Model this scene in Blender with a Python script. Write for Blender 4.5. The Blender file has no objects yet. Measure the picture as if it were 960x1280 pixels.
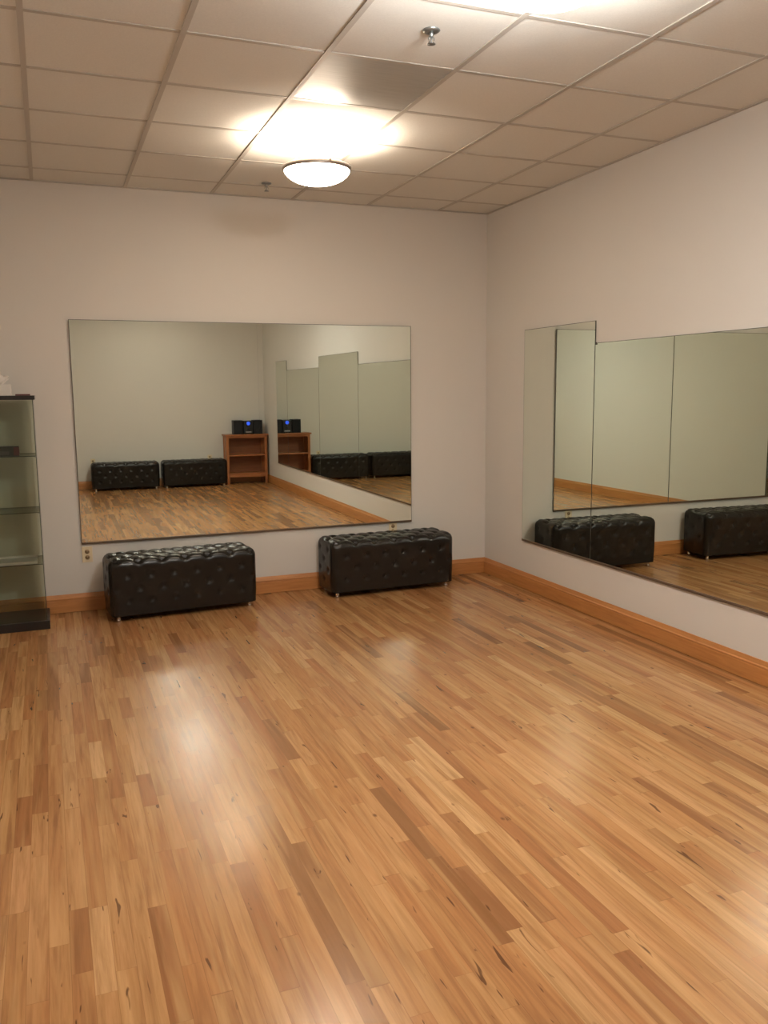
import bpy, bmesh, math, random
from mathutils import Vector, Matrix
random.seed(7)
S = bpy.context.scene
COL = S.collection
PI = math.pi
R = math.radians

# ---------------------------------------------------------------- materials
def new_mat(name):
    m = bpy.data.materials.new(name); m.use_nodes = True
    nt = m.node_tree; b = nt.nodes['Principled BSDF']
    return m, nt, b

def simple(name, col, rough=.5, metal=0, spec=.5, bump=0, bscale=200, emit=None, estr=0, vary=0):
    m, nt, b = new_mat(name)
    b.inputs['Base Color'].default_value = (*col, 1)
    b.inputs['Roughness'].default_value = rough
    b.inputs['Metallic'].default_value = metal
    b.inputs['Specular IOR Level'].default_value = spec
    if emit:
        b.inputs['Emission Color'].default_value = (*emit, 1)
        b.inputs['Emission Strength'].default_value = estr
    tc = nt.nodes.new('ShaderNodeTexCoord')
    if bump:
        n = nt.nodes.new('ShaderNodeTexNoise'); n.inputs['Scale'].default_value = bscale
        n.inputs['Detail'].default_value = 4
        bp = nt.nodes.new('ShaderNodeBump'); bp.inputs['Strength'].default_value = bump
        bp.inputs['Distance'].default_value = .002
        nt.links.new(tc.outputs['Object'], n.inputs['Vector'])
        nt.links.new(n.outputs['Fac'], bp.inputs['Height'])
        nt.links.new(bp.outputs['Normal'], b.inputs['Normal'])
    if vary:
        n = nt.nodes.new('ShaderNodeTexNoise'); n.inputs['Scale'].default_value = 1.7
        n.inputs['Detail'].default_value = 5
        mx = nt.nodes.new('ShaderNodeMix'); mx.data_type = 'RGBA'
        mx.inputs['A'].default_value = (*[c * (1 - vary) for c in col], 1)
        mx.inputs['B'].default_value = (*[min(1, c * (1 + vary)) for c in col], 1)
        nt.links.new(tc.outputs['Object'], n.inputs['Vector'])
        nt.links.new(n.outputs['Fac'], mx.inputs['Factor'])
        nt.links.new(mx.outputs['Result'], b.inputs['Base Color'])
    return m

class NT:
    def __init__(s, nt): s.nt = nt
    def v(s, x, sock):
        if isinstance(x, (int, float)): sock.default_value = x
        elif isinstance(x, tuple): sock.default_value = x
        else: s.nt.links.new(x, sock)
    def math(s, op, a, b=0.0, c=None):
        n = s.nt.nodes.new('ShaderNodeMath'); n.operation = op
        s.v(a, n.inputs[0]); s.v(b, n.inputs[1])
        if c is not None: s.v(c, n.inputs[2])
        return n.outputs[0]
    def comb(s, x, y, z=0.0):
        n = s.nt.nodes.new('ShaderNodeCombineXYZ')
        s.v(x, n.inputs[0]); s.v(y, n.inputs[1]); s.v(z, n.inputs[2]); return n.outputs[0]
    def white(s, vec):
        n = s.nt.nodes.new('ShaderNodeTexWhiteNoise'); n.noise_dimensions = '3D'
        s.v(vec, n.inputs['Vector']); return n
    def noise(s, vec, scale, detail=3, rough=.5, dist=0):
        n = s.nt.nodes.new('ShaderNodeTexNoise'); s.v(vec, n.inputs['Vector'])
        n.inputs['Scale'].default_value = scale; n.inputs['Detail'].default_value = detail
        n.inputs['Roughness'].default_value = rough; n.inputs['Distortion'].default_value = dist
        return n.outputs['Fac']
    def ramp(s, fac, stops, interp='LINEAR'):
        n = s.nt.nodes.new('ShaderNodeValToRGB'); cr = n.color_ramp; cr.interpolation = interp
        while len(cr.elements) < len(stops): cr.elements.new(.5)
        for e, (p, c) in zip(cr.elements, stops):
            e.position = p; e.color = (*c, 1) if len(c) == 3 else c
        s.v(fac, n.inputs[0]); return n.outputs[0]
    def mix(s, f, a, b, blend='MIX'):
        n = s.nt.nodes.new('ShaderNodeMix'); n.data_type = 'RGBA'; n.blend_type = blend
        s.v(f, n.inputs['Factor'])
        for x, k in ((a, 'A'), (b, 'B')):
            if isinstance(x, tuple): n.inputs[k].default_value = (*x, 1)
            else: s.nt.links.new(x, n.inputs[k])
        return n.outputs['Result']

def floor_material():
    m, nt, b = new_mat('strip_floor'); N = NT(nt)
    tc = nt.nodes.new('ShaderNodeTexCoord'); sp = nt.nodes.new('ShaderNodeSeparateXYZ')
    nt.links.new(tc.outputs['Object'], sp.inputs[0])
    x, y = sp.outputs[0], sp.outputs[1]
    W = .0572
    xr = N.math('DIVIDE', N.math('ADD', x, 20.0), W)
    row = N.math('FLOOR', xr); fx = N.math('FRACT', xr)
    rr = N.white(N.comb(row, 3.1, 7.7))
    L = N.math('MULTIPLY_ADD', rr.outputs['Value'], .45, .42)
    off = N.white(N.comb(row, 11.3, 1.7)).outputs['Value']
    yr = N.math('ADD', N.math('DIVIDE', N.math('ADD', y, 40.0), L), N.math('MULTIPLY', off, 9.0))
    # warp so boards in one row differ in length
    yw = N.math('ADD', yr, N.math('MULTIPLY', N.math('SINE', N.math('MULTIPLY', yr, 2.3)), .28))
    idx = N.math('FLOOR', yw); fy = N.math('FRACT', yw)
    wn = N.white(N.comb(row, idx, 5.5)); r1 = wn.outputs['Value']
    r2 = N.white(N.comb(row, idx, 19.5)).outputs['Value']
    base = N.ramp(r1, [(0, (0.169, 0.076, 0.029)), (.07, (0.267, 0.125, 0.046)), (.17, (0.343, 0.163, 0.062)),
                       (.35, (0.405, 0.205, 0.078)), (.65, (0.454, 0.237, 0.094)), (.88, (0.503, 0.280, 0.118)), (1, (0.587, 0.348, 0.158))])
    red = N.mix(N.math('MULTIPLY', r2, .5), base, (0.409, 0.163, 0.058))
    # grain, stretched along the board, different in each board
    gv = N.comb(N.math('ADD', x, N.math('MULTIPLY', r2, 13.0)), N.math('ADD', N.math('MULTIPLY', y, .05), N.math('MULTIPLY', r1, 37.0)), N.math('MULTIPLY', r2, 50.0))
    g1 = N.noise(gv, 150, 4, .6, .1)
    g2 = N.noise(gv, 42, 4, .55, .6)
    c1 = N.mix(N.ramp(g1, [(.35, (0, 0, 0)), (.70, (.30, .30, .30))]), red, (0.214, 0.090, 0.030))
    c2 = N.mix(N.ramp(g2, [(.45, (0, 0, 0)), (.68, (.58, .58, .58))]), c1, (0.196, 0.082, 0.027))
    g4 = N.noise(gv, 17, 3, .5, .8)
    c2 = N.mix(N.ramp(g4, [(.48, (0, 0, 0)), (.72, (.40, .40, .40))]), c2, (0.623, 0.370, 0.160))
    # mineral streaks: sparse, thin, dark
    sv = N.comb(N.math('ADD', x, N.math('MULTIPLY', r2, 7.0)), N.math('ADD', N.math('MULTIPLY', y, .13), N.math('MULTIPLY', r1, 21.0)), N.math('MULTIPLY', r1, 9.0))
    g3 = N.noise(sv, 48, 2, .5, .7)
    st = N.ramp(g3, [(.70, (0, 0, 0)), (.735, (.8, .8, .8))])
    c3 = N.mix(st, c2, (0.067, 0.024, 0.008))
    # small knots
    vo = nt.nodes.new('ShaderNodeTexVoronoi'); vo.inputs['Scale'].default_value = 3.2
    nt.links.new(N.comb(N.math('MULTIPLY', x, 1.7), y, 0.0), vo.inputs['Vector'])
    kn = N.ramp(vo.outputs['Distance'], [(.02, (.8, .8, .8)), (.055, (0, 0, 0))])
    c4 = N.mix(kn, c3, (0.100, 0.042, 0.017))
    # seams
    ex = N.math('MINIMUM', fx, N.math('SUBTRACT', 1.0, fx))
    ey = N.math('MULTIPLY', N.math('MINIMUM', fy, N.math('SUBTRACT', 1.0, fy)), N.math('DIVIDE', L, W))
    e = N.math('MINIMUM', ex, ey)
    seam = N.ramp(e, [(.0, (1, 1, 1)), (.022, (0, 0, 0))])
    c5 = N.mix(N.math('MULTIPLY', seam, .55), c4, (0.160, 0.067, 0.024))
    nt.links.new(c5, b.inputs['Base Color'])
    sm = N.noise(tc.outputs['Object'], 2.2, 4, .6)
    ro = N.math('MULTIPLY_ADD', sm, .12, .14)
    ro = N.math('ADD', ro, N.math('MULTIPLY', g1, .05))
    nt.links.new(ro, b.inputs['Roughness'])
    b.inputs['Specular IOR Level'].default_value = .55
    bp = nt.nodes.new('ShaderNodeBump'); bp.inputs['Strength'].default_value = .12
    bp.inputs['Distance'].default_value = .0008
    h = N.math('SUBTRACT', N.math('MULTIPLY', g1, .10), N.math('MULTIPLY', seam, .5))
    nt.links.new(h, bp.inputs['Height']); nt.links.new(bp.outputs['Normal'], b.inputs['Normal'])
    return m

def wood(name, c1, c2, along='X', scale=1.0, rough=.4):
    m, nt, b = new_mat(name); N = NT(nt)
    tc = nt.nodes.new('ShaderNodeTexCoord'); mp = nt.nodes.new('ShaderNodeMapping')
    s = {'X': (.07, 1, 1), 'Y': (1, .07, 1), 'Z': (1, 1, .07)}[along]
    mp.inputs['Scale'].default_value = s
    nt.links.new(tc.outputs['Object'], mp.inputs['Vector'])
    g = N.noise(mp.outputs[0], 42 * scale, 5, .6, .8)
    nt.links.new(N.ramp(g, [(.3, c1), (.7, c2)]), b.inputs['Base Color'])
    b.inputs['Roughness'].default_value = rough
    bp = nt.nodes.new('ShaderNodeBump'); bp.inputs['Strength'].default_value = .15; bp.inputs['Distance'].default_value = .0006
    nt.links.new(g, bp.inputs['Height']); nt.links.new(bp.outputs['Normal'], b.inputs['Normal'])
    return m

def glass_pane(name, tint, rough=.02, refl=1.0):
    m = bpy.data.materials.new(name); m.use_nodes = True; nt = m.node_tree
    nt.nodes.clear()
    out = nt.nodes.new('ShaderNodeOutputMaterial'); mx = nt.nodes.new('ShaderNodeMixShader')
    t = nt.nodes.new('ShaderNodeBsdfTransparent'); g = nt.nodes.new('ShaderNodeBsdfGlossy')
    fr = nt.nodes.new('ShaderNodeFresnel'); fr.inputs['IOR'].default_value = 1.45
    mu = nt.nodes.new('ShaderNodeMath'); mu.operation = 'MULTIPLY'; mu.inputs[1].default_value = refl
    t.inputs['Color'].default_value = (*tint, 1); g.inputs['Roughness'].default_value = rough
    nt.links.new(fr.outputs[0], mu.inputs[0]); nt.links.new(mu.outputs[0], mx.inputs[0])
    nt.links.new(t.outputs[0], mx.inputs[1]); nt.links.new(g.outputs[0], mx.inputs[2])
    nt.links.new(mx.outputs[0], out.inputs[0])
    return m

def brushed():
    m, nt, b = new_mat('brushed_metal'); N = NT(nt)
    tc = nt.nodes.new('ShaderNodeTexCoord'); mp = nt.nodes.new('ShaderNodeMapping')
    mp.inputs['Scale'].default_value = (.6, 14, 1)
    nt.links.new(tc.outputs['Object'], mp.inputs['Vector'])
    g = N.noise(mp.outputs[0], 12, 5, .6)
    nt.links.new(N.ramp(g, [(.3, (.36, .36, .34)), (.7, (.44, .44, .415))]), b.inputs['Base Color'])
    b.inputs['Metallic'].default_value = .15; b.inputs['Roughness'].default_value = .42
    return m

def ceiling_mat(name, col, bump):
    m, nt, b = new_mat(name); N = NT(nt)
    tc = nt.nodes.new('ShaderNodeTexCoord')
    f = N.noise(tc.outputs['Object'], 140, 4, .7)
    f2 = N.noise(tc.outputs['Object'], 1.3, 3, .5)
    c = N.mix(N.ramp(f, [(.35, (0, 0, 0)), (.75, (1, 1, 1))]), tuple(k * .90 for k in col), col)
    c = N.mix(N.math('MULTIPLY', f2, .25), c, tuple(k * w for k, w in zip(col, (.93, .88, .80))))
    nt.links.new(c, b.inputs['Base Color']); b.inputs['Roughness'].default_value = .85
    b.inputs['Specular IOR Level'].default_value = .2
    bp = nt.nodes.new('ShaderNodeBump'); bp.inputs['Strength'].default_value = bump; bp.inputs['Distance'].default_value = .002
    nt.links.new(f, bp.inputs['Height']); nt.links.new(bp.outputs['Normal'], b.inputs['Normal'])
    return m

M = {}
M['wall'] = simple('wall_paint', (.665, .635, .59), .62, spec=.3, bump=.10, bscale=260, vary=.015)
M['floor'] = floor_material()
M['tile'] = ceiling_mat('acoustic_tile', (.74, .735, .70), .35)
M['bar'] = simple('grid_bar_paint', (.46, .43, .39), .5, spec=.4)
M['base_x'] = wood('oak_trim_x', (.39, .155, .045), (.52, .228, .072), 'X')
M['base_y'] = wood('oak_trim_y', (.39, .155, .045), (.52, .228, .072), 'Y')
M['mirror'] = simple('silvered_glass', (.83, .885, .81), 0.0, 1.0)
M['edge'] = simple('mirror_edge', (.045, .045, .035), .35)
M['rail'] = simple('bronze_rail', (.16, .11, .075), .45, .3)
M['leather'] = simple('black_leather', (.0115, .0095, .0075), .27, spec=.30, bump=.2, bscale=320)
M['button'] = simple('black_button', (.014, .012, .010), .35)
M['chrome'] = simple('chrome', (.75, .72, .68), .12, 1.0)
M['dark_chrome'] = simple('dull_chrome', (.30, .32, .32), .35, .9)
M['black'] = simple('black_lacquer', (.012, .010, .009), .28)
M['glass'] = glass_pane('cabinet_glass', (.925, .945, .905), refl=.8)
M['shelfglass'] = glass_pane('shelf_glass', (.95, .965, .94), refl=.7)
M['gedge'] = simple('glass_edge', (.05, .07, .055), .25)
M['ivory'] = simple('ivory_plastic', (.72, .60, .40), .4)
M['recept'] = simple('brown_plastic', (.34, .23, .12), .4)
M['slot'] = simple('outlet_slot', (.10, .06, .03), .6)
M['cherry'] = wood('cherry_wood_h', (.30, .095, .028), (.42, .155, .050), 'X', rough=.38)
M['cherry_v'] = wood('cherry_wood_v', (.30, .095, .028), (.42, .155, .050), 'Z', rough=.38)
M['cherry_back'] = wood('cherry_panel', (.20, .062, .020), (.27, .092, .030), 'X', rough=.5)
M['plastic'] = simple('black_plastic', (.012, .012, .014), .42)
M['grille'] = simple('speaker_cloth', (.008, .008, .010), .8, bump=.4, bscale=600)
M['silver'] = simple('silver_plastic', (.45, .45, .46), .35, .6)
M['blue'] = simple('blue_display', (.01, .03, .2), .3, emit=(.03, .10, .9), estr=1.3)
M['white'] = simple('white_card', (.75, .70, .64), .6)
M['tissue'] = simple('tissue_paper', (.85, .80, .74), .8)
M['darkred'] = simple('dark_red_cover', (.10, .022, .020), .4)
M['boxart'] = simple('dark_box', (.022, .022, .020), .35, vary=.3)
M['label'] = simple('box_label', (.07, .068, .060), .4)
M['tray'] = simple('silver_tray', (.60, .60, .57), .35, .5)

def glow(name, col, strength, base=(.85, .80, .72)):
    m = simple(name, base, .35, emit=col, estr=strength)
    m.cycles.emission_sampling = 'FRONT' if name == 'lamp_glass' else 'NONE'
    return m
M['nickel'] = simple('brushed_nickel', (.36, .31, .28), .35, .9)
M['lampwhite'] = simple('lamp_canopy_white', (.75, .72, .68), .5)

# ---------------------------------------------------------------- helpers
def box(bm, x0, x1, y0, y1, z0, z1, bev=0, mi=0):
    vs = [bm.verts.new((x, y, z)) for x in (x0, x1) for y in (y0, y1) for z in (z0, z1)]
    fs = [(0, 1, 3, 2), (4, 6, 7, 5), (0, 4, 5, 1), (2, 3, 7, 6), (0, 2, 6, 4), (1, 5, 7, 3)]
    faces = [bm.faces.new([vs[i] for i in f]) for f in fs]
    for f in faces: f.material_index = mi
    if bev:
        es = set(e for f in faces for e in f.edges)
        r = bmesh.ops.bevel(bm, geom=list(es), offset=bev, segments=2, profile=.6, affect='EDGES')
        for f in r['faces']: f.material_index = mi
    return faces

def lathe(bm, prof, seg=32, c=(0, 0, 0), mi=0, close=False):
    rings = []
    for r, z in prof:
        if r < 1e-6: rings.append([bm.verts.new((c[0], c[1], c[2] + z))])
        else: rings.append([bm.verts.new((c[0] + r * math.cos(2 * PI * k / seg), c[1] + r * math.sin(2 * PI * k / seg), c[2] + z)) for k in range(seg)])
    for a, b in zip(rings, rings[1:]):
        for k in range(seg):
            k2 = (k + 1) % seg
            if len(a) == 1 and len(b) == 1: continue
            if len(a) == 1: f = bm.faces.new((a[0], b[k], b[k2]))
            elif len(b) == 1: f = bm.faces.new((a[k], a[k2], b[0]))
            else: f = bm.faces.new((a[k], a[k2], b[k2], b[k]))
            f.material_index = mi; f.smooth = True

def tube(bm, pts, r, seg=8, mi=0):
    pts = [Vector(p) for p in pts]; rings = []
    for i, p in enumerate(pts):
        t = (pts[min(i + 1, len(pts) - 1)] - pts[max(i - 1, 0)]).normalized()
        a = t.cross(Vector((0, 0, 1)))
        if a.length < .01: a = t.cross(Vector((1, 0, 0)))
        a.normalize(); b = t.cross(a)
        rings.append([bm.verts.new(p + r * (math.cos(2 * PI * k / seg) * a + math.sin(2 * PI * k / seg) * b)) for k in range(seg)])
    for a, b in zip(rings, rings[1:]):
        for k in range(seg):
            f = bm.faces.new((a[k], a[(k + 1) % seg], b[(k + 1) % seg], b[k])); f.smooth = True; f.material_index = mi
    bm.faces.new(rings[0][::-1]); bm.faces.new(rings[-1])

def obj(name, bm, mats, parent=None, loc=(0, 0, 0), norm=True):
    if norm: bmesh.ops.recalc_face_normals(bm, faces=bm.faces[:])
    me = bpy.data.meshes.new(name); bm.to_mesh(me); bm.free()
    if not isinstance(mats, (list, tuple)): mats = [mats]
    for m in mats: me.materials.append(m)
    o = bpy.data.objects.new(name, me); COL.objects.link(o)
    o.location = loc
    if parent: o.parent = parent
    return o

def quick(name, mats, parent, boxes, bev=0, **kw):
    bm = bmesh.new()
    for b in boxes: box(bm, *b, bev=bev)
    return obj(name, bm, mats, parent, **kw)

def tag(o, label, cat, group=None):
    o['label'] = label; o['category'] = cat
    if group: o['group'] = group
    return o

def thing(name, label, cat, loc=(0, 0, 0), rz=0, group=None):
    o = bpy.data.objects.new(name, None); COL.objects.link(o)
    o.empty_display_size = .1
    o.location = loc; o.rotation_euler = (0, 0, rz)
    return tag(o, label, cat, group)

def struct(o):
    o['kind'] = 'structure'; return o

def dup(root, loc, rz, label):
    r = root.copy(); COL.objects.link(r); r.location = loc; r.rotation_euler = (0, 0, rz); r['label'] = label
    for ch in list(root.children):
        c = ch.copy(); COL.objects.link(c); c.parent = r
        for g in ch.children:
            d = g.copy(); COL.objects.link(d); d.parent = c
    return r

# ---------------------------------------------------------------- the room
# origin: back right corner on the floor; room runs to -x (left) and -y (towards the viewer)
W, D, H = 4.18, 8.2, 3.03
T = .12
struct(quick('floor', M['floor'], None, [(-W - T, T, -D - T, T, -.05, 0)]))
struct(quick('wall_back', M['wall'], None, [(-W - T, T, 0, T, 0, H + .1)]))
struct(quick('wall_right', M['wall'], None, [(0, T, -D, 0, 0, H + .1)]))
struct(quick('wall_left', M['wall'], None, [(-W - T, -W, -D, 0, 0, H + .1)]))
struct(quick('wall_front', M['wall'], None, [(-W - T, T, -D - T, -D, 0, H + .1)]))

# suspended ceiling: tiles lie on the bars, each tile a shallow slab
gx, gy, TS = -3.501, -3.407, .61
xs = sorted([0.0, -W] + [gx + TS * i for i in range(-2, 7) if -W < gx + TS * i < 0])
ys = sorted([0.0, -D] + [gy + TS * j for j in range(-8, 7) if -D < gy + TS * j < 0])
PX, PY = gx + TS * 2, gy + TS * 1          # the metal panel's bay
bm = bmesh.new()
for x0, x1 in zip(xs, xs[1:]):
    for y0, y1 in zip(ys, ys[1:]):
        if abs(x0 - PX) < .01 and abs(y0 - PY) < .01: continue
        dz = random.uniform(0, .0015)
        box(bm, x0 + .002, x1 - .002, y0 + .002, y1 - .002, H + dz, H + .016)
ceil_o = struct(obj('ceiling', bm, M['tile']))
bm = bmesh.new()
hb = .012
for x in xs[1:-1]: box(bm, x - hb, x + hb, -D, 0, H - .0045, H + .03)
for y in ys[1:-1]:
    for x0, x1 in zip(xs, xs[1:]): box(bm, x0 + hb * (x0 > -W), x1 - hb * (x1 < 0), y - hb, y + hb, H - .0025, H + .03)
box(bm, -W, -W + .02, -D, 0, H - .006, H); box(bm, -.02, 0, -D, 0, H - .006, H)
box(bm, -W + .02, -.02, -.02, 0, H - .006, H); box(bm, -W + .02, -.02, -D, -D + .02, H - .006, H)
gb = obj('ceiling_grid', bm, M['bar'], ceil_o)
# deck above the ceiling so nothing leaks
quick('ceiling_deck', M['lampwhite'], ceil_o, [(-W - T, T, -D - T, T, H + .1, H + .15)])

tag(quick('metal_ceiling_panel', brushed(), None, [(PX + hb + .001, PX + TS - hb - .001, PY + hb + .001, PY + TS - hb - .001, H - .001, H + .012)], bev=.001),
    'square grey brushed metal panel set in the ceiling between the lamps', 'ceiling panel')

# baseboards with a moulded cap and a dark joint at the floor
prof = [(0, .003), (.016, .003), (.016, .088), (.0145, .094), (.0175, .098), (.0175, .104), (.013, .110), (.010, .120), (.0075, .128), (.0055, .1345), (0, .1345)]
def baseboard(name, mat, p0, p1, n):
    bm = bmesh.new(); rings = []
    for p in (p0, p1):
        rings.append([bm.verts.new((p[0] + n[0] * d, p[1] + n[1] * d, z)) for d, z in prof])
    a, b = rings
    for k in range(len(prof)): bm.faces.new((a[k], a[(k + 1) % len(prof)], b[(k + 1) % len(prof)], b[k]))
    bm.faces.new(a); bm.faces.new(b[::-1])
    struct(obj(name, bm, mat))
baseboard('baseboard_back', M['base_x'], (-W + .0176, 0), (0, 0), (0, -1))
baseboard('baseboard_right', M['base_y'], (0, -D), (0, -.0176), (-1, 0))
baseboard('baseboard_left', M['base_y'], (-W, -D), (-W, 0), (1, 0))
baseboard('baseboard_front', M['base_x'], (-W + .0176, -D), (-.0176, -D), (0, 1))

# ---------------------------------------------------------------- mirrors
def mirror(label, w, h, loc, rot, bl=.003, br=.003, bt=.003, clips=()):
    """panel in its own x-z plane facing -y; origin at the middle of its face"""
    t = thing('wall_mirror', label, 'mirror', loc)
    t.rotation_euler = rot
    bm = bmesh.new()
    x0, x1, z0, z1 = -w / 2, w / 2, -h / 2, h / 2
    box(bm, x0, x1, .0006, .006, z0, z1)
    for f in bm.faces: f.material_index = 1
    f = bm.faces.new([bm.verts.new(p) for p in ((x0 + bl, 0, z0 + .002), (x1 - br, 0, z0 + .002), (x1 - br, 0, z1 - bt), (x0 + bl, 0, z1 - bt))])
    f.material_index = 0
    o = obj('mirror_glass', bm, [M['mirror'], M['edge']], t, norm=False)
    quick('bottom_rail', M['rail'], t, [(x0, x1, -.003, -.0005, z0 - .004, z0 + .010), (x0, x1, -.003, .007, z0 - .006, z0 - .0005)])
    for cx, cz in clips:
        quick('clip', M['edge'], t, [(cx - .008, cx + .008, -.004, -.0005, cz - .012, cz + .006)], bev=.001)
    return t

tilt = (R(.12), 0, R(-.1))
zc, hh = (2.105 + .502) / 2, 2.105 - .502
xm = -1.975
def back_mirror(label, x0, x1, bl, br, out=0):
    c = (x0 + x1) / 2
    mirror(label, x1 - x0, hh, (c, -.0125 - (c + 2.0) * math.tan(R(.1))  - out, zc), tilt, bl, br)
back_mirror('left half of the wide back wall mirror, nearer the glass cabinet', -3.320, xm - .0004, .003, .0004, .005)
back_mirror('right half of the wide back wall mirror, nearer the room corner', xm + .0004, -.702, .0004, .003)
# right wall: panels facing -x
ZB = .392
def side_mirror(label, y0, y1, top, clips=()):
    w = y0 - y1
    t = mirror(label, w - .003, top - ZB, (-.009, (y0 + y1) / 2, (top + ZB) / 2), (0, 0, R(-90)), clips=clips)
    return t
TALL, LOW = 2.043, 1.894
side_mirror('tall narrow mirror panel on the right wall closest to the back corner', -.639, -1.569, TALL)
side_mirror('wide low mirror panel right of the tall corner panel, running out of the photo', -1.569, -3.27, LOW, clips=((-.838, .75),))
side_mirror('wide tall mirror panel seen only in the back mirror, standing above its neighbours', -3.27, -4.89, TALL)
side_mirror('wide low mirror panel seen in the back mirror, right of the stereo', -4.89, -6.60, LOW)
side_mirror('tall narrow mirror panel seen in the back mirror directly behind the stereo', -6.60, -7.28, TALL)

# ---------------------------------------------------------------- lamps
def lamp(label, x, y, col, lb, lu, lift=0.0):
    gm = glow('lamp_glass', col, lb); bmx = glow('bulb', col, 40)
    t = thing('ceiling_lamp', label, 'lamp', (x, y, H), group='round bowl lamps along the ceiling')
    zr = -.183; rad = .190; dep = .080
    bm = bmesh.new(); pr = []
    n = 12
    for k in range(n + 1):
        a = k / n
        pr.append((rad * math.sin(a * PI / 2) ** .92, zr - dep * math.cos(a * PI / 2) ** 1.15))
    lathe(bm, pr + [(rad - .004, zr)] + [(max(0, r - .004), z + .004) for r, z in reversed(pr[:-1])], 48)
    obj('glass_bowl', bm, gm, t)
    bm = bmesh.new()
    lathe(bm, [(rad - .002, zr - .005), (rad + .006, zr - .006), (rad + .009, zr), (rad + .008, zr + .018), (rad + .002, zr + .021), (rad - .002, zr + .018), (rad - .002, zr - .005)], 48)
    obj('metal_ring', bm, M['nickel'], t)
    bm = bmesh.new()
    lathe(bm, [(0, 0), (.062, 0), (.066, -.004), (.060, -.018), (.02, -.024), (0, -.024)], 32)
    obj('canopy', bm, M['lampwhite'], t)
    for k in range(3):
        a = R(35 + 120 * k); c, s = math.cos(a), math.sin(a)
        bm = bmesh.new()
        tube(bm, [(.02 * c, .02 * s, -.02), (.07 * c, .07 * s, -.06), ((rad - .03) * c, (rad - .03) * s, zr + .028), ((rad + .002) * c, (rad + .002) * s, zr + .020)], .0028)
        lathe(bm, [(0, .012), (.006, .010), (.007, 0), (.004, -.006), (0, -.007)], 12, ((rad + .006) * c, (rad + .006) * s, zr + .012))
        obj('arm', bm, M['nickel'], t)
    bm = bmesh.new(); lathe(bm, [(0, -.02), (.008, -.02), (.008, -.232), (0, -.234)], 12)
    obj('stem', bm, M['lampwhite'], t)
    for s in (-1, 1):
        bm = bmesh.new()
        bmesh.ops.create_icosphere(bm, subdivisions=2, radius=.015, matrix=Matrix.Translation((s * .085, 0, zr - .051 + lift)))
        for f in bm.faces: f.smooth = True
        b_ = obj('bulb', bm, bmx, t)
        ld = bpy.data.lights.new('bulb_light', 'AREA'); ld.shape = 'DISK'; ld.size = .055
        ld.energy = lu; ld.color = col
        lo = bpy.data.objects.new('bulb_light', ld); COL.objects.link(lo); lo.parent = t
        lo.location = (s * .085, 0, zr - .034 + lift); lo.rotation_euler = (PI, 0, 0)
        bm = bmesh.new(); tube(bm, [(s * .008, 0, zr - .052 + lift), (s * .068, 0, zr - .051 + lift)], .008)
        obj('socket', bm, M['lampwhite'], t)
    return t
LX = -1.965
lamp('round glass bowl ceiling lamp with metal ring, glowing near the back wall', LX, -1.60, (1.0, .84, .67), 31, 9.0)
lamp('middle bowl ceiling lamp, its glow cut by the top edge of the photo', LX + .0, -4.08, (1.0, .97, .92), 146, 30, .03)
lamp('bowl ceiling lamp above the viewer, shown only by its shine on the floor', LX + .03, -6.80, (1.0, .90, .77), 22, 6.0, .01)

# ---------------------------------------------------------------- sprinklers
def sprinkler(label, x, y, s=1.0):
    t = thing('ceiling_sprinkler', label, 'sprinkler', (x, y, H), group='fire sprinklers on the ceiling')
    bm = bmesh.new(); lathe(bm, [(0, .0), (.040 * s, 0), (.042 * s, -.003), (.034 * s, -.009), (.016 * s, -.012), (.014 * s, -.004), (0, -.004)], 32)
    obj('escutcheon', bm, M['dark_chrome'], t)
    bm = bmesh.new(); lathe(bm, [(0, 0), (.009, 0), (.009, -.022), (.006, -.026), (.005, -.03), (0, -.03)], 16)
    for q in (-1, 1):
        tube(bm, [(q * .007, 0, -.024), (q * .013, 0, -.034), (q * .010, 0, -.046), (q * .002, 0, -.053)], .0022, 6)
    lathe(bm, [(0, -.030), (.003, -.03), (.003, -.05), (0, -.05)], 8)
    obj('sprinkler_body', bm, M['dark_chrome'], t)
    bm = bmesh.new(); lathe(bm, [(0, -.053), (.017, -.053), (.017, -.0555), (0, -.0555)], 20)
    obj('deflector', bm, M['dark_chrome'], t)
sprinkler('fire sprinkler on the ceiling tile next to the grey metal panel', -1.955, -3.16, .86)
sprinkler('fire sprinkler on the ceiling close to the back wall, past the bowl lamp', -1.975, -.44, .85)

# ---------------------------------------------------------------- outlets
def outlet(label, loc, rz):
    t = thing('wall_outlet', label, 'outlet', loc, rz, group='ivory wall outlets')
    bm = bmesh.new(); box(bm, -.036, .036, -.005, 0, -.058, .058, bev=.002)
    obj('cover_plate', bm, M['ivory'], t)
    for s in (-1, 1):
        bm = bmesh.new()
        lathe(bm, [(0, 0), (.0165, 0), (.0165, .0025), (0, .0025)], 20)
        bmesh.ops.rotate(bm, verts=bm.verts, cent=(0, 0, 0), matrix=Matrix.Rotation(PI / 2, 3, 'X'))
        bmesh.ops.translate(bm, verts=bm.verts, vec=(0, -.005, s * .021))
        r_ = obj('receptacle', bm, M['recept'], t)
        bm = bmesh.new()
        box(bm, -.0085, -.0050, -.0082, -.0076, s * .021 - .004, s * .021 + .006)
        box(bm, .0050, .0085, -.0082, -.0076, s * .021 - .004, s * .021 + .006)
        box(bm, -.0025, .0025, -.0082, -.0076, s * .021 - .012, s * .021 - .007)
        obj('slots', bm, M['slot'], r_)
outlet('ivory outlet on the back wall left of the left ottoman, under the mirror corner', (-3.285, 0, .42), 0)
outlet('ivory outlet on the back wall half hidden behind the right ottoman', (-.868, 0, .448), 0)
outlet('ivory outlet on the far wall seen in the mirror above the leftmost ottoman', (-2.88, -D, .44), PI)
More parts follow.
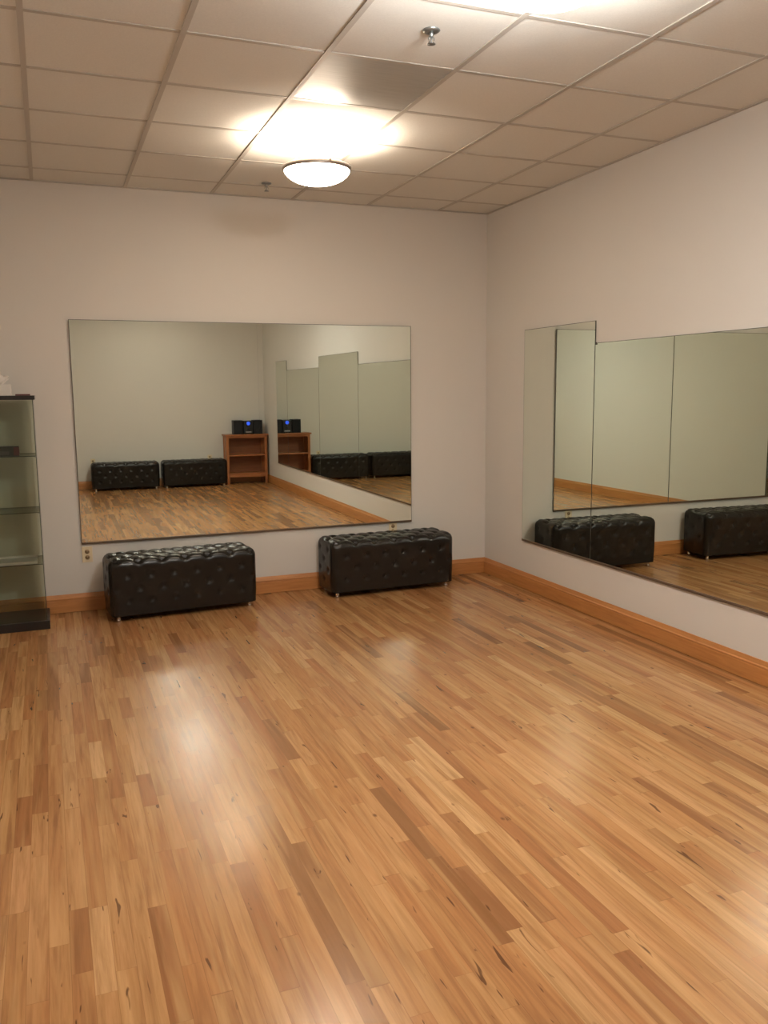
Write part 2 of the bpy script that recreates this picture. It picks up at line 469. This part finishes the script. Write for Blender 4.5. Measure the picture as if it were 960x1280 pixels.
outlet('ivory outlet on the far wall seen in the mirror near the bookcase', (-.98, -D, .44), PI)

# ---------------------------------------------------------------- ottomans
OL, OW, OH, FZ = 1.055, .37, .445, .042
def ottoman_body():
    bm = bmesh.new(); A = .017; rr = .043
    L, Wd = OL - 2 * A + .006, OW - 2 * A + .006
    zt, zb = OH - A + .003, FZ
    nx, ny, nz = 128, 46, 50
    a, b = .163, .0915
    def lin(lo, hi, n): return [lo + (hi - lo) * k / n for k in range(n + 1)]
    def pat(s, t):
        u = s / a + t / (2 * b); v = s / a - t / (2 * b)
        m = min(abs(math.sin(PI * u)), abs(math.sin(PI * v)))
        tz = max(0, min(1, (Wd / 2 + .03 - max(abs(t), 0)) / .05)) if abs(s) < L / 2 else 0
        fold, pit, sg = .05 + .50 * tz, .010 + .009 * tz, .022 + .004 * tz
        h = A * (1 - fold) + A * fold * (1 - (1 - m) ** 2.2)
        ui, vi = round(u), round(v); bs, bt = a * (ui + vi) / 2, b * (ui - vi)
        d2 = (s - bs) ** 2 + (t - bt) ** 2
        return h - pit * math.exp(-d2 / sg ** 2), (bs, bt)
    def sm(x): x = max(0, min(1, x)); return x * x * (3 - 2 * x)
    grid = {}
    def vert(x, y, z, face):
        key = (round(x, 5), round(y, 5), round(z, 5))
        if key in grid: return grid[key]
        d = zt - z
        if face == 'top': h = pat(x, y)[0]
        elif face in ('f', 'k'):
            h = pat(x, (-1 if face == 'f' else 1) * (Wd / 2 + d))[0]
            e = sm((L / 2 - abs(x)) / .05)
            h = h * e + (1 - e) * A * .85
        else:
            h = pat((1 if face == 'r' else -1) * (L / 2 + d), y)[0]
            e = sm((Wd / 2 - abs(y)) / .05)
            h = h * e + (1 - e) * A * .85
        if z < FZ + .12:
            e = sm((z - FZ - .025) / .08); h = h * e + (1 - e) * A * .7
        p = Vector((x, y, z))
        q = Vector((max(-L / 2 + rr, min(L / 2 - rr, x)), max(-Wd / 2 + rr, min(Wd / 2 - rr, y)), max(zb + .02, min(zt - rr, z))))
        if z < zb + .02: q.z = z
        n = p - q
        if n.length < 1e-6: n = Vector((0, 0, 1))
        n.normalize()
        P = q + n * rr + n * h
        if z <= zb + 1e-6: P.z = zb
        vtx = bm.verts.new(P); grid[key] = vtx; return vtx
    X, Y, Z = lin(-L / 2, L / 2, nx), lin(-Wd / 2, Wd / 2, ny), lin(zb, zt, nz)
    def sheet(f, U, V):
        vs = [[f(u, v) for v in V] for u in U]
        for i in range(len(U) - 1):
            for j in range(len(V) - 1):
                q = [vs[i][j], vs[i + 1][j], vs[i + 1][j + 1], vs[i][j + 1]]
                if len(set(q)) == 4:
                    try: bm.faces.new(q).smooth = True
                    except ValueError: pass
    sheet(lambda x, y: vert(x, y, zt, 'top'), X, Y)
    sheet(lambda x, z: vert(x, -Wd / 2, z, 'f'), X, Z)
    sheet(lambda x, z: vert(x, Wd / 2, z, 'k'), X, Z)
    sheet(lambda y, z: vert(-L / 2, y, z, 'l'), Y, Z)
    sheet(lambda y, z: vert(L / 2, y, z, 'r'), Y, Z)
    loop = [e for e in bm.edges if e.is_boundary]
    bmesh.ops.holes_fill(bm, edges=loop, sides=0)
    # buttons
    pts = []
    for ui in range(-14, 15):
        for vi in range(-14, 15):
            s, t = a * (ui + vi) / 2, b * (ui - vi)
            off = -.004
            if abs(s) < L / 2 - .03 and abs(t) < Wd / 2 - .02: pts.append(((s, t, zt + off + .002), (0, 0, 1)))
            elif abs(s) < L / 2 - .04 and Wd / 2 + .03 < abs(t) < Wd / 2 + (zt - zb) - .09:
                g = 1 if t > 0 else -1; pts.append(((s, g * (Wd / 2 + off + .002), zt - (abs(t) - Wd / 2)), (0, g, 0)))
            elif abs(t) < Wd / 2 - .04 and L / 2 + .03 < abs(s) < L / 2 + (zt - zb) - .09:
                g = 1 if s > 0 else -1; pts.append(((g * (L / 2 + off + .002), t, zt - (abs(s) - L / 2)), (g, 0, 0)))
    return bm, pts

oroot = thing('tufted_ottoman', '', 'ottoman', group='black tufted leather ottomans')
bmo, pts = ottoman_body()
obj('leather_body', bmo, M['leather'], oroot)
bm = bmesh.new()
bmesh.ops.create_icosphere(bm, subdivisions=1, radius=.0075, matrix=Matrix.Diagonal((1, 1, .55, 1)))
for f in bm.faces: f.smooth = True
button = obj('tufting_button', bm, M['button'], oroot)
for k, (p, n) in enumerate(pts):
    q = button if k == 0 else button.copy()
    if k: COL.objects.link(q); q.parent = oroot
    q.location = p; q.rotation_mode = 'QUATERNION'; q.rotation_quaternion = Vector(n).to_track_quat('Z', 'Y')
for sx in (-1, 1):
    for sy in (-1, 1):
        bm = bmesh.new()
        lathe(bm, [(0, 0), (.015, 0), (.017, .004), (.014, .012), (.014, .034), (.02, .04), (.02, .046), (0, .046)], 20)
        obj('leg', bm, M['chrome'], oroot, loc=(sx * (OL / 2 - .055), sy * (OW / 2 - .05), 0))
def place(o, x, y, rz):
    o.location = (x, y, 0); o.rotation_euler = (0, 0, rz)
def corner_to_centre(x, y, rz):   # from the front left corner on the floor
    c, s = math.cos(rz), math.sin(rz)
    return x + c * OL / 2 - s * OW / 2, y + s * OL / 2 + c * OW / 2
oroot['label'] = 'black tufted leather ottoman on the back wall, left one, beside the glass cabinet'
x, y = corner_to_centre(-3.165, -.468, R(4.2)); place(oroot, x, y, R(4.2))
x, y = corner_to_centre(-1.535, -.412, R(1.8))
dup(oroot, (x, y, 0), R(1.8), 'black tufted leather ottoman on the back wall, right one, next to the room corner')
dup(oroot, (-2.395, -7.985, 0), PI + R(.6), 'black tufted ottoman seen in the back mirror, the one farther from the bookcase')
dup(oroot, (-1.285, -7.975, 0), PI - R(.5), 'black tufted ottoman seen in the back mirror, the one right beside the bookcase')

# ---------------------------------------------------------------- glass cabinet
CX0, CX1, CY0, CY1, CH = -3.998, -3.568, -.425, -.055, 1.578
t = thing('display_cabinet', 'tall glass display cabinet with black top and base at the left edge', 'cabinet', ((CX0 + CX1) / 2, (CY0 + CY1) / 2, 0))
cx, cy = t.location.x, t.location.y
hw, hd = (CX1 - CX0) / 2, (CY1 - CY0) / 2
quick('base', M['black'], t, [(-hw - .004, hw + .004, -hd - .004, hd + .004, .0, .058)], bev=.003)
quick('top', M['black'], t, [(-hw, hw, -hd, hd, CH - .028, CH)], bev=.003)
def pane(name, mat, b, axis):
    bm = bmesh.new(); box(bm, *b)
    bmesh.ops.recalc_face_normals(bm, faces=bm.faces[:])
    for f in bm.faces:
        n = [abs(k) for k in f.normal]
        f.material_index = 0 if n[axis] > .9 else 1
    obj(name, bm, [mat, M['gedge']], t)
pz0, pz1 = .059, CH - .029
pane('side_panel', M['glass'], (hw - .016, hw - .012, -hd + .020, hd - .012, pz0, pz1), 0)
pane('side_panel', M['glass'], (-hw + .012, -hw + .016, -hd + .020, hd - .012, pz0, pz1), 0)
pane('back_panel', M['glass'], (-hw + .017, hw - .017, hd - .017, hd - .013, pz0, pz1), 1)
pane('door', M['glass'], (-hw + .012, hw - .012, -hd + .012, -hd + .016, pz0 + .004, pz1 - .004), 1)
SH = [.445, .798, 1.176]
for z in SH: pane('shelf', M['shelfglass'], (-hw + .018, hw - .018, -hd + .024, hd - .018, z, z + .005), 2)
for z in SH:
    for sx in (-1, 1):
        for yy in (-hd + .05, hd - .05):
            quick('shelf_clip', M['dark_chrome'], t, [(sx * (hw - .0215) - .005, sx * (hw - .0215) + .005, yy - .006, yy + .006, z - .008, z - .0005)])

# on and in the cabinet
t = thing('tissue_box', 'white tissue box with a tissue sticking out, on top of the glass cabinet', 'tissue box', (-3.795, -.215, CH))
quick('carton', M['white'], t, [(-.085, .085, -.06, .06, 0, .075)], bev=.004)
bm = bmesh.new()
for k in range(5):
    a0 = k * 1.25; w = .045 - .004 * k
    n = 9; top = []; bot = []
    for i in range(n):
        u = i / (n - 1) - .5
        bot.append(bm.verts.new((u * .07 * math.cos(a0 * .3), u * .05 * math.sin(a0) + .006 * math.sin(7 * u + k), .076)))
        top.append(bm.verts.new((u * .13 + .012 * math.sin(k * 2.1), .03 * math.sin(5 * u + k * 1.7), .076 + .062 - .035 * abs(u + .12 * math.sin(k)) + .008 * math.sin(9 * u + k))))
    for i in range(n - 1):
        bm.faces.new((bot[i], bot[i + 1], top[i + 1], top[i])).smooth = True
ti = obj('tissue', bm, M['tissue'], t, norm=False)
md = ti.modifiers.new('thick', 'SOLIDIFY'); md.thickness = .0015
tag(quick('notepad', M['darkred'], None, [(-.045, .045, -.055, .055, 0, .010)], bev=.002, loc=(-3.640, -.30, CH)),
    'small flat dark red notepad on the corner of the cabinet top', 'notepad')
tag(quick('paper_sheet', M['white'], None, [(-.05, .05, -.04, .04, 0, .002)], loc=(-3.652, -.165, CH)),
    'small loose white paper lying on the cabinet top behind the notepad', 'paper')
t = thing('dark_box', 'low dark box on the upper glass shelf of the cabinet', 'box', (-3.800, -.33, SH[2] + .005))
quick('carton', M['boxart'], t, [(-.115, .115, -.05, .05, 0, .066)], bev=.002)
quick('end_stripe', M['darkred'], t, [(.082, .1155, -.0508, .0508, .006, .060)])
quick('front_print', M['label'], t, [(-.02, .055, -.0512, -.0495, .010, .034)])
t = thing('flat_tray', 'thin silver tray lying on the lowest glass shelf of the cabinet', 'tray', (-3.785, -.245, SH[0] + .005))
bm = bmesh.new()
box(bm, -.165, .165, -.13, .13, 0, .004)
for b in ((-.165, .165, -.13, -.124, .004, .016), (-.165, .165, .124, .13, .004, .016), (-.165, -.159, -.124, .124, .004, .016), (.159, .165, -.124, .124, .004, .016)): box(bm, *b)
obj('tray', bm, M['tray'], t)

# ---------------------------------------------------------------- bookcase and stereo (seen in the mirrors)
BX0, BX1, BY = -.745, -.045, -7.88     # front faces +y
t = thing('wooden_bookcase', 'low reddish wood bookcase seen in the back mirror, carrying a stereo', 'bookcase', ((BX0 + BX1) / 2, BY - .15, 0))
bw = (BX1 - BX0) / 2; BD = .15; BH = .845
quick('top', M['cherry'], t, [(-bw - .022, bw + .022, -BD + .002, BD + .018, BH - .024, BH)], bev=.003)
for sx in (-1, 1):
    for sy in (-1, 1):
        quick('leg', M['cherry_v'], t, [(sx * bw - (.042 if sx > 0 else 0), sx * bw + (.042 if sx < 0 else 0), sy * BD - (.036 if sy > 0 else 0), sy * BD + (.036 if sy < 0 else 0), 0, BH - .025)], bev=.003)
    x = sx * (bw - .018)
    quick('side_panel', M['cherry_v'], t, [(x - .008, x + .008, -BD + .036, BD - .036, .13, BH - .026)])
quick('back_panel', M['cherry_back'], t, [(-bw + .042, bw - .042, -BD + .004, -BD + .012, .13, BH - .026)])
quick('shelf', M['cherry'], t, [(-bw + .028, bw - .028, -BD + .014, BD - .004, .478, .500)], bev=.002)
quick('shelf', M['cherry'], t, [(-bw + .028, bw - .028, -BD + .014, BD - .010, .165, .186)], bev=.002)
quick('rail', M['cherry'], t, [(-bw + .043, bw - .043, BD - .022, BD - .004, BH - .060, BH - .026)])
quick('rail', M['cherry'], t, [(-bw + .043, bw - .043, BD - .022, BD - .004, .120, .164)])

sx0 = -.350
t = thing('mini_stereo', 'black mini stereo with a glowing blue display on the bookcase', 'stereo', (sx0, BY - .14, BH))
bm = bmesh.new(); box(bm, -.078, .078, -.10, .085, .006, .225, bev=.008)
for fx in (-.05, .05):
    for fy in (-.07, .06): box(bm, fx - .01, fx + .01, fy - .01, fy + .01, 0, .007)
obj('main_unit', bm, M['plastic'], t)
bm = bmesh.new()
lathe(bm, [(0, 0), (.031, 0), (.031, .004), (.026, .007), (0, .008)], 32)
bmesh.ops.rotate(bm, verts=bm.verts, cent=(0, 0, 0), matrix=Matrix.Rotation(-PI / 2, 3, 'X'))
bmesh.ops.translate(bm, verts=bm.verts, vec=(0, .085, .182))
obj('display', bm, M['blue'], t)
quick('disc_slot', M['silver'], t, [(-.05, .05, .085, .089, .028, .046)], bev=.001)
bm = bmesh.new()
lathe(bm, [(0, 0), (.022, 0), (.020, .014), (0, .014)], 24)
bmesh.ops.rotate(bm, verts=bm.verts, cent=(0, 0, 0), matrix=Matrix.Rotation(-PI / 2, 3, 'X'))
bmesh.ops.translate(bm, verts=bm.verts, vec=(0, .085, .09))
obj('volume_knob', bm, M['plastic'], t)
for s, lab in ((-1, 'black stereo speaker on the bookcase, the one nearer the mirrored side wall'), (1, 'black stereo speaker on the bookcase, the one nearer the ottomans')):
    q = thing('stereo_speaker', lab, 'speaker', (sx0 - s * .170, BY - .145, BH), group='stereo speakers')
    quick('speaker_case', M['plastic'], q, [(-.080, .080, -.09, .078, 0, .235)], bev=.006)
    quick('grille', M['grille'], q, [(-.070, .070, .078, .086, .012, .223)], bev=.004)

# ---------------------------------------------------------------- camera
cam = bpy.data.cameras.new('camera'); co = bpy.data.objects.new('camera', cam); COL.objects.link(co)
cam.sensor_fit = 'VERTICAL'; cam.sensor_height = 36; cam.lens = 1064.87 * 36 / 1280
cam.clip_start = .05; cam.clip_end = 60
yaw, pitch, roll = .3729, -.1411, -.0097
fwd = Vector((math.sin(yaw) * math.cos(pitch), math.cos(yaw) * math.cos(pitch), math.sin(pitch)))
r0 = fwd.cross(Vector((0, 0, 1))).normalized(); u0 = r0.cross(fwd)
rv = math.cos(roll) * r0 + math.sin(roll) * u0; uv = -math.sin(roll) * r0 + math.cos(roll) * u0
m4 = Matrix((rv, uv, -fwd)).transposed().to_4x4()
m4.translation = Vector((-3.4946, -6.5172, 1.5851))
co.matrix_world = m4
S.camera = co

# ---------------------------------------------------------------- world and colour
w = bpy.data.worlds.new('world'); S.world = w; w.use_nodes = True
w.node_tree.nodes['Background'].inputs[0].default_value = (1, .85, .7, 1)
w.node_tree.nodes['Background'].inputs[1].default_value = .02
vs = S.view_settings
S.display_settings.display_device = 'sRGB'
vs.view_transform = 'Standard'; vs.look = 'None'; vs.gamma = 1; vs.exposure = .07; vs.use_curve_mapping = False
cy_ = S.cycles
cy_.max_bounces = 14; cy_.diffuse_bounces = 6; cy_.glossy_bounces = 8; cy_.transparent_max_bounces = 16
cy_.caustics_reflective = True; cy_.caustics_refractive = True
cy_.blur_glossy = .6; cy_.sample_clamp_indirect = 5
cy_.use_denoising = True
